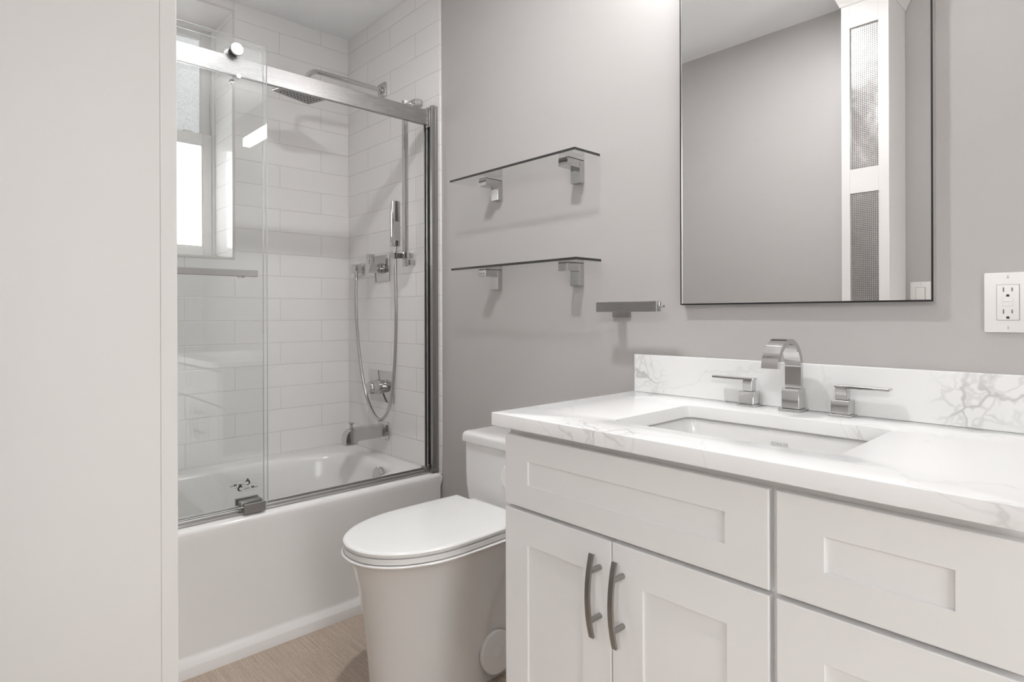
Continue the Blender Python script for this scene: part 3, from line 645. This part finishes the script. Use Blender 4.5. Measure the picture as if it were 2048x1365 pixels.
# countertop with the sink opening
def rrect(x0, x1, y0, y1, r, n=8):
    out = []
    for (cx_, cy_, a0) in ((x1-r, y1-r, 0), (x0+r, y1-r, PI/2), (x0+r, y0+r, PI), (x1-r, y0+r, 3*PI/2)):
        for k in range(n+1):
            a = a0+PI/2*k/n; out.append((cx_+r*math.cos(a), cy_+r*math.sin(a)))
    return out
SX0, SX1, SY0, SY1 = -0.785, -0.344, -0.452, -0.144
CT = thing('countertop', (-0.57, -0.283, 0.842), 'white quartz countertop with grey veins and a rectangular sink opening', 'countertop')
b = BM(); n = 10; hole = rrect(SX0, SX1, SY0, SY1, 0.022, n)
def sq(x, x0, x1): return min(max(x, x0), x1)
ox0, ox1, oy0, oy1 = -1.0425, -0.098, -0.5660, -0.0005
outer_ = []
for q, (qx, qy) in enumerate(((ox1, oy1), (ox0, oy1), (ox0, oy0), (ox1, oy0))):
    hx = [SX1, SX0, SX0, SX1][q]; hy = [SY1, SY1, SY0, SY0][q]
    for k in range(n+1):
        f = k/n
        if q == 0: p = (qx, hy+(qy-hy)*min(1, 2*f)) if f <= 0.5 else (qx+(hx-qx)*(2*f-1), qy)
        elif q == 1: p = (hx+(qx-hx)*min(1, 2*f), qy) if f <= 0.5 else (qx, qy+(hy-qy)*(2*f-1))
        elif q == 2: p = (qx, hy+(qy-hy)*min(1, 2*f)) if f <= 0.5 else (qx+(hx-qx)*(2*f-1), qy)
        else: p = (hx+(qx-hx)*min(1, 2*f), qy) if f <= 0.5 else (qx, qy+(hy-qy)*(2*f-1))
        outer_.append(p)
slab_hole(b, outer_, hole, 0.842, 0.871)
es = [e for e in b.edges if abs(e.verts[0].co.z-e.verts[1].co.z) < 1e-6 and e.verts[0].co.z > 0.87 and len(e.link_faces) == 2 and abs(e.link_faces[0].normal.dot(e.link_faces[1].normal)) < 0.5]
b.normal_update()
es = [e for e in b.edges if len(e.link_faces) == 2 and e.verts[0].co.z > 0.87 and e.verts[1].co.z > 0.87 and abs(e.link_faces[0].normal.dot(e.link_faces[1].normal)) < 0.3]
bmesh.ops.bevel(b, geom=es, offset=0.0018, segments=2, profile=0.5, affect='EDGES')
obj('slab', b, M['marble'], CT, smooth=30)
BSP = thing('backsplash', (-0.566, -0.01, 0.871), 'low white veined quartz backsplash strip along the wall behind the faucet', 'backsplash')
b = BM(); box(b, -1.035, -0.098, -0.020, -0.0005, 0.8712, 0.9795, 0.0015, 2); obj('strip', b, M['marble'], BSP, smooth=0)

# undermount sink
sk = thing('undermount_sink', (-0.565, -0.298, 0.70), 'rectangular white porcelain sink set under the countertop opening', 'sink')
b = BM(); rings = []
def srect(ins, r): return rrect(SX0-0.004+ins, SX1+0.004-ins, SY0-0.004+ins, SY1+0.004-ins, r, 8)
rings.append([(x, y, 0.8415) for (x, y) in rrect(SX0-0.02, SX1+0.02, SY0-0.02, SY1+0.02, 0.03, 8)])
for (ins, r, z) in ((0.0, 0.024, 0.8415), (0.002, 0.026, 0.837), (0.007, 0.03, 0.79), (0.014, 0.034, 0.735), (0.022, 0.04, 0.716), (0.036, 0.045, 0.706), (0.06, 0.045, 0.702), (0.13, 0.012, 0.699)):
    rings.append([(x, y, z) for (x, y) in srect(ins, r)])
loft(b, rings, False, True)
for (ins, r, z) in ():
    pass
obj('basin', b, M['sink'], sk, smooth=50)
b = BM(); i0 = [(x, y) for (x, y) in rrect(SX0+0.0012, SX1-0.0012, SY0+0.0012, SY1-0.0012, 0.021, 8)]; o0 = rrect(SX0-0.006, SX1+0.006, SY0-0.006, SY1+0.006, 0.026, 8)
slab_hole(b, o0, i0, 0.8395, 0.8425); obj('seal_bead', b, M['sealant'], sk, smooth=0)
b = BM(); lathe(b, (-0.565, -0.298, 0.6985), (0, 0, 1), [(0, 0.022), (0.003, 0.022), (0.004, 0.018), (0.0042, 0.004)], 32); obj('drain', b, M['chrome'], sk)
m = Matrix(((1, 0, 0, -0.580), (0, 0.09, -1, SY1-0.0032), (0, 1, 0.09, 0.806), (0, 0, 0, 1)))
obj('lettering', textmesh('lettering', 'KOHLER', 0.010, None, sk, m, 0.0001), M['faint'], sk, smooth=0)

# faucet
fa = thing('faucet', (-0.57, -0.047, 0.871), 'chrome widespread faucet with a flat arched spout and two lever handles', 'faucet')
FY = -0.049
b = BM(); box(b, -0.5955, -0.5445, FY-0.0255, FY+0.0245, 0.871, 0.877, 0.001, 1); box(b, -0.5895, -0.5505, FY-0.0195, FY+0.0185, 0.877, 0.923, 0.0012, 1); obj('spout_base', b, M['chrome'], fa)
b = BM(); pts = [(-0.57, FY+0.003, 0.922), (-0.57, FY+0.003, 0.95), (-0.57, FY+0.003, 0.972)]
R_ = 0.0625
for k in range(1, 23):
    a = PI*0.98*k/22; pts.append((-0.57, FY+0.003-R_*(1-math.cos(a)), 0.972+R_*0.99*math.sin(a)))
ribbon(b, pts, (1, 0, 0), 0.036, lambda i: 0.0125)
obj('spout', b, M['chrome'], fa, smooth=30)
for sgn in (-1, 1):
    hx = -0.57+sgn*0.1055
    b = BM(); box(b, hx-0.0225, hx+0.0225, FY-0.0215, FY+0.0215, 0.871, 0.8765, 0.001, 1); box(b, hx-0.0185, hx+0.0185, FY-0.0185, FY+0.0185, 0.8765, 0.9075, 0.0012, 1); box(b, hx-0.0115, hx+0.0115, FY-0.0115, FY+0.0115, 0.9075, 0.934, 0.0008, 1)
    hb = obj('handle', b, M['chrome'], fa)
    b = BM(); box(b, hx-0.014 if sgn > 0 else hx+0.014, hx+sgn*0.092, FY-0.0125, FY+0.0125, 0.934, 0.9395, 0.001, 1); obj('lever', b, M['chrome'], hb)

# ================================================================== toilet
TX = -1.470
to = thing('toilet', (TX, -0.36, 0), 'white skirted one-piece toilet with closed lid between bathtub and vanity', 'toilet')
def outline(off=0.0, yb=-0.208, yf=-0.698, w=0.182, ym=-0.44, ex=2.12, n=56, back=8, wb=0.96):
    o = []
    for i in range(n+1):
        a = PI*i/n; c, s = math.cos(a), math.sin(a)
        o.append((TX+math.copysign(abs(c)**(2/ex), c)*(w+off), ym-(abs(s)**(2/ex))*(ym-yf+off)))
    xl, xr = TX-(w*wb+off), TX+(w*wb+off)
    lft = [(TX-(w+off)+((w+off)-(w*wb+off))*k/back*k/back, ym+(yb-ym)*k/back) for k in range(1, back+1)]
    rgt_ = [(2*TX-x, y) for (x, y) in reversed(lft)]
    return o+lft+rgt_
b = BM(); rings = []
prof = [(0.0, -0.070), (0.03, -0.070), (0.075, -0.068), (0.12, -0.0645), (0.18, -0.060), (0.225, -0.055), (0.265, -0.050), (0.30, -0.0445), (0.335, -0.038), (0.37, -0.0295), (0.40, -0.0205), (0.415, -0.0135), (0.425, -0.007), (0.432, 0.000), (0.436, 0.0045), (0.4385, 0.0055), (0.4405, 0.0035), (0.4415, -0.003), (0.4415, -0.02)]
for (z, off) in prof:
    R1 = outline(off, yb=-0.02, n=72, back=40); out = []
    for (x, y) in R1:
        yc = -0.33+0.11*max(0, (z-0.10)/0.30)**1.6 if z < 0.40 else -0.1
        k = min(max((y-yc)/0.012, 0), 1); k = k*k*(3-2*k)
        x = TX+(x-TX)*(1-0.05*k if 0.02 < z < 0.40 else 1); out.append((x, y, z))
    rings.append(out)
loft(b, rings); obj('bowl', b, M['porc'], to, smooth=45)
for s in (1, -1):
    b = BM(); lathe(b, (TX+s*0.1205, -0.285, 0.085), (s, 0, 0.10), [(0, 0.062), (0.008, 0.062), (0.0115, 0.059), (0.0125, 0.05), (0.0112, 0.018), (0.0125, 0.016), (0.0128, 0.004)], 48); obj('bolt_cover', b, M['porc'], to)
b = BM(); loft(b, [[(x, y, z) for (x, y) in outline(o_)] for (z, o_) in ((0.4435, -0.004), (0.4445, 0.0), (0.4575, 0.0), (0.4585, -0.002))]); obj('seat', b, M['seat'], to, smooth=40)
b = BM(); loft(b, [[(x, y, z) for (x, y) in outline(o_)] for (z, o_) in ((0.4615, -0.004), (0.4622, 0.0), (0.4705, 0.001), (0.4735, -0.0012), (0.4752, -0.005), (0.4760, -0.012))]+[[(TX+(x-TX)*k, -0.45+(y+0.45)*k, 0.4760+0.0015*(1-k)) for (x, y) in outline(-0.012)] for k in (0.7, 0.4, 0.05)]); obj('lid', b, M['seat'], to, smooth=40)
b = BM(); box(b, TX-0.12, TX+0.12, -0.206, -0.17, 0.4425, 0.4685, 0.005, 3); obj('hinge', b, M['seat'], to)
for (bx, by) in ((TX-0.15, -0.45), (TX+0.15, -0.45), (TX-0.12, -0.28), (TX+0.12, -0.28)):
    b = BM(); box(b, bx-0.008, bx+0.008, by-0.02, by+0.02, 0.4580, 0.4620, 0.001, 1); obj('seat_bumper', b, M['seat'], to)
b = BM()
def trect(x0, x1, y0, y1, z, r): return [(x, y, z) for (x, y) in rrect(x0, x1, y0, y1, r, 8)]
rings = [trect(TX-0.17, TX+0.17, -0.150, -0.012, 0.405, 0.03), trect(TX-0.190, TX+0.190, -0.150, -0.011, 0.45, 0.025), trect(TX-0.198, TX+0.198, -0.150, -0.010, 0.50, 0.020), trect(TX-0.201, TX+0.201, -0.149, -0.009, 0.55, 0.018), trect(TX-0.203, TX+0.203, -0.148, -0.009, 0.648, 0.018)]
loft(b, rings); obj('tank', b, M['porc'], to, smooth=50)
b = BM(); rings = []
for (ins, z) in ((0.006, 0.6485), (0.0, 0.651), (0.0, 0.668), (0.002, 0.677), (0.006, 0.6825), (0.013, 0.6855), (0.03, 0.6865)):
    rings.append(trect(TX-0.212+ins, TX+0.212-ins, -0.158+ins, -0.006, z, 0.02))
loft(b, rings); obj('tank_lid', b, M['porc'], to, smooth=50)
b = BM(); lathe(b, (-1.426, -0.146, 0.565), (0, -1, 0), [(0, 0.040), (0.012, 0.040), (0.0145, 0.0375), (0.015, 0.030), (0.014, 0.004)], 48); obj('flush_button', b, M['seat'], to)

# ================================================================== tall cabinet by the entry
tc = thing('tall_cabinet', (-0.805, YF+0.115, 0), 'tall narrow white cabinet with perforated metal panels at the left edge', 'tall cabinet')
TX0, TX1, TY = -0.893, -0.718, -1.297
b = BM(); box(b, TX0, TX1, YF+0.001, TY-0.0166, 0.0, ZC-0.001); obj('carcass', b, M['white'], tc, smooth=0)
OX0, OX1 = -0.861, -0.755
b = BM()
zs = [(0.30, 0.95), (1.00, 1.594), (1.694, 2.284)]
box(b, TX0, OX0, TY-0.0165, TY, 0.0, ZC-0.001, 0.0008, 1); box(b, OX1, TX1, TY-0.0165, TY, 0.0, ZC-0.001, 0.0008, 1)
for (z0, z1) in ((0.0, 0.30), (0.95, 1.00), (1.594, 1.694), (2.284, ZC-0.001)): box(b, OX0, OX1, TY-0.0165, TY, z0, z1)
obj('face_frame', b, M['white'], tc, smooth=0)
for (z0, z1) in zs:
    b = BM(); box(b, OX0-0.0, OX1+0.0, TY-0.0160, TY-0.0105, z0, z1); obj('perforated_panel', b, M['perf'], tc, smooth=0)
b = BM()   # crown moulding swept round three sides
cp = [(0.0, 2.380), (0.004, 2.380), (0.008, 2.392), (0.030, 2.440), (0.036, 2.452), (0.036, ZC-0.001)]
rings = []
for (d, z) in cp: rings.append([(TX0-d, YF+0.002, z), (TX0-d, TY+d, z), (TX1+d, TY+d, z), (TX1+d, YF+0.002, z)])
for a, c in zip(rings, rings[1:]):
    for i in range(3):
        b.faces.new([b.verts.new(p) for p in (a[i], a[i+1], c[i+1], c[i])])
bmesh.ops.remove_doubles(b, verts=b.verts[:], dist=1e-5)
obj('crown_moulding', b, M['white'], tc, smooth=0)

# ================================================================== lamps
vl = thing('vanity_light', (-0.57, 0, 2.19), 'horizontal glowing bar light on the wall above the mirror', 'vanity light')
b = BM(); box(b, -0.70, -0.44, -0.03, -0.0005, 2.15, 2.23, 0.003, 2); box(b, -0.585, -0.555, -0.085, -0.03, 2.175, 2.205); obj('back_plate', b, M['chrome'], vl)
b = BM(); box(b, -0.955, -0.185, -0.130, -0.085, 2.166, 2.218, 0.002, 1); obj('light_bar', b, M['bar'], vl)
for (lx, ly, lab, lm) in ((-1.12, -0.76, 'round recessed ceiling light over the floor before the toilet', 'lamp'), (0.72, -3.6, 'round ceiling light added in the unseen hall to brighten the vanity fronts', 'hall_fill')):
    LR = 0.047 if lm == 'lamp' else 0.16  # the added hall lamp is made wide to throw more fill light
    rl = thing('recessed_light', (lx, ly, ZC), lab, 'ceiling light')
    b = BM(); lathe(b, (lx, ly, ZC-0.0005), (0, 0, -1), [(0, LR+0.022), (0.003, LR+0.022), (0.006, LR+0.016), (0.007, LR+0.002), (0.004, LR)], 48); obj('trim_ring', b, M['vinyl'], rl)
    b = BM(); lathe(b, (lx, ly, ZC-0.0045), (0, 0, -1), [(0, LR-0.0005), (0.0015, LR-0.0005)], 48); obj('lamp_lens', b, M[lm], rl)
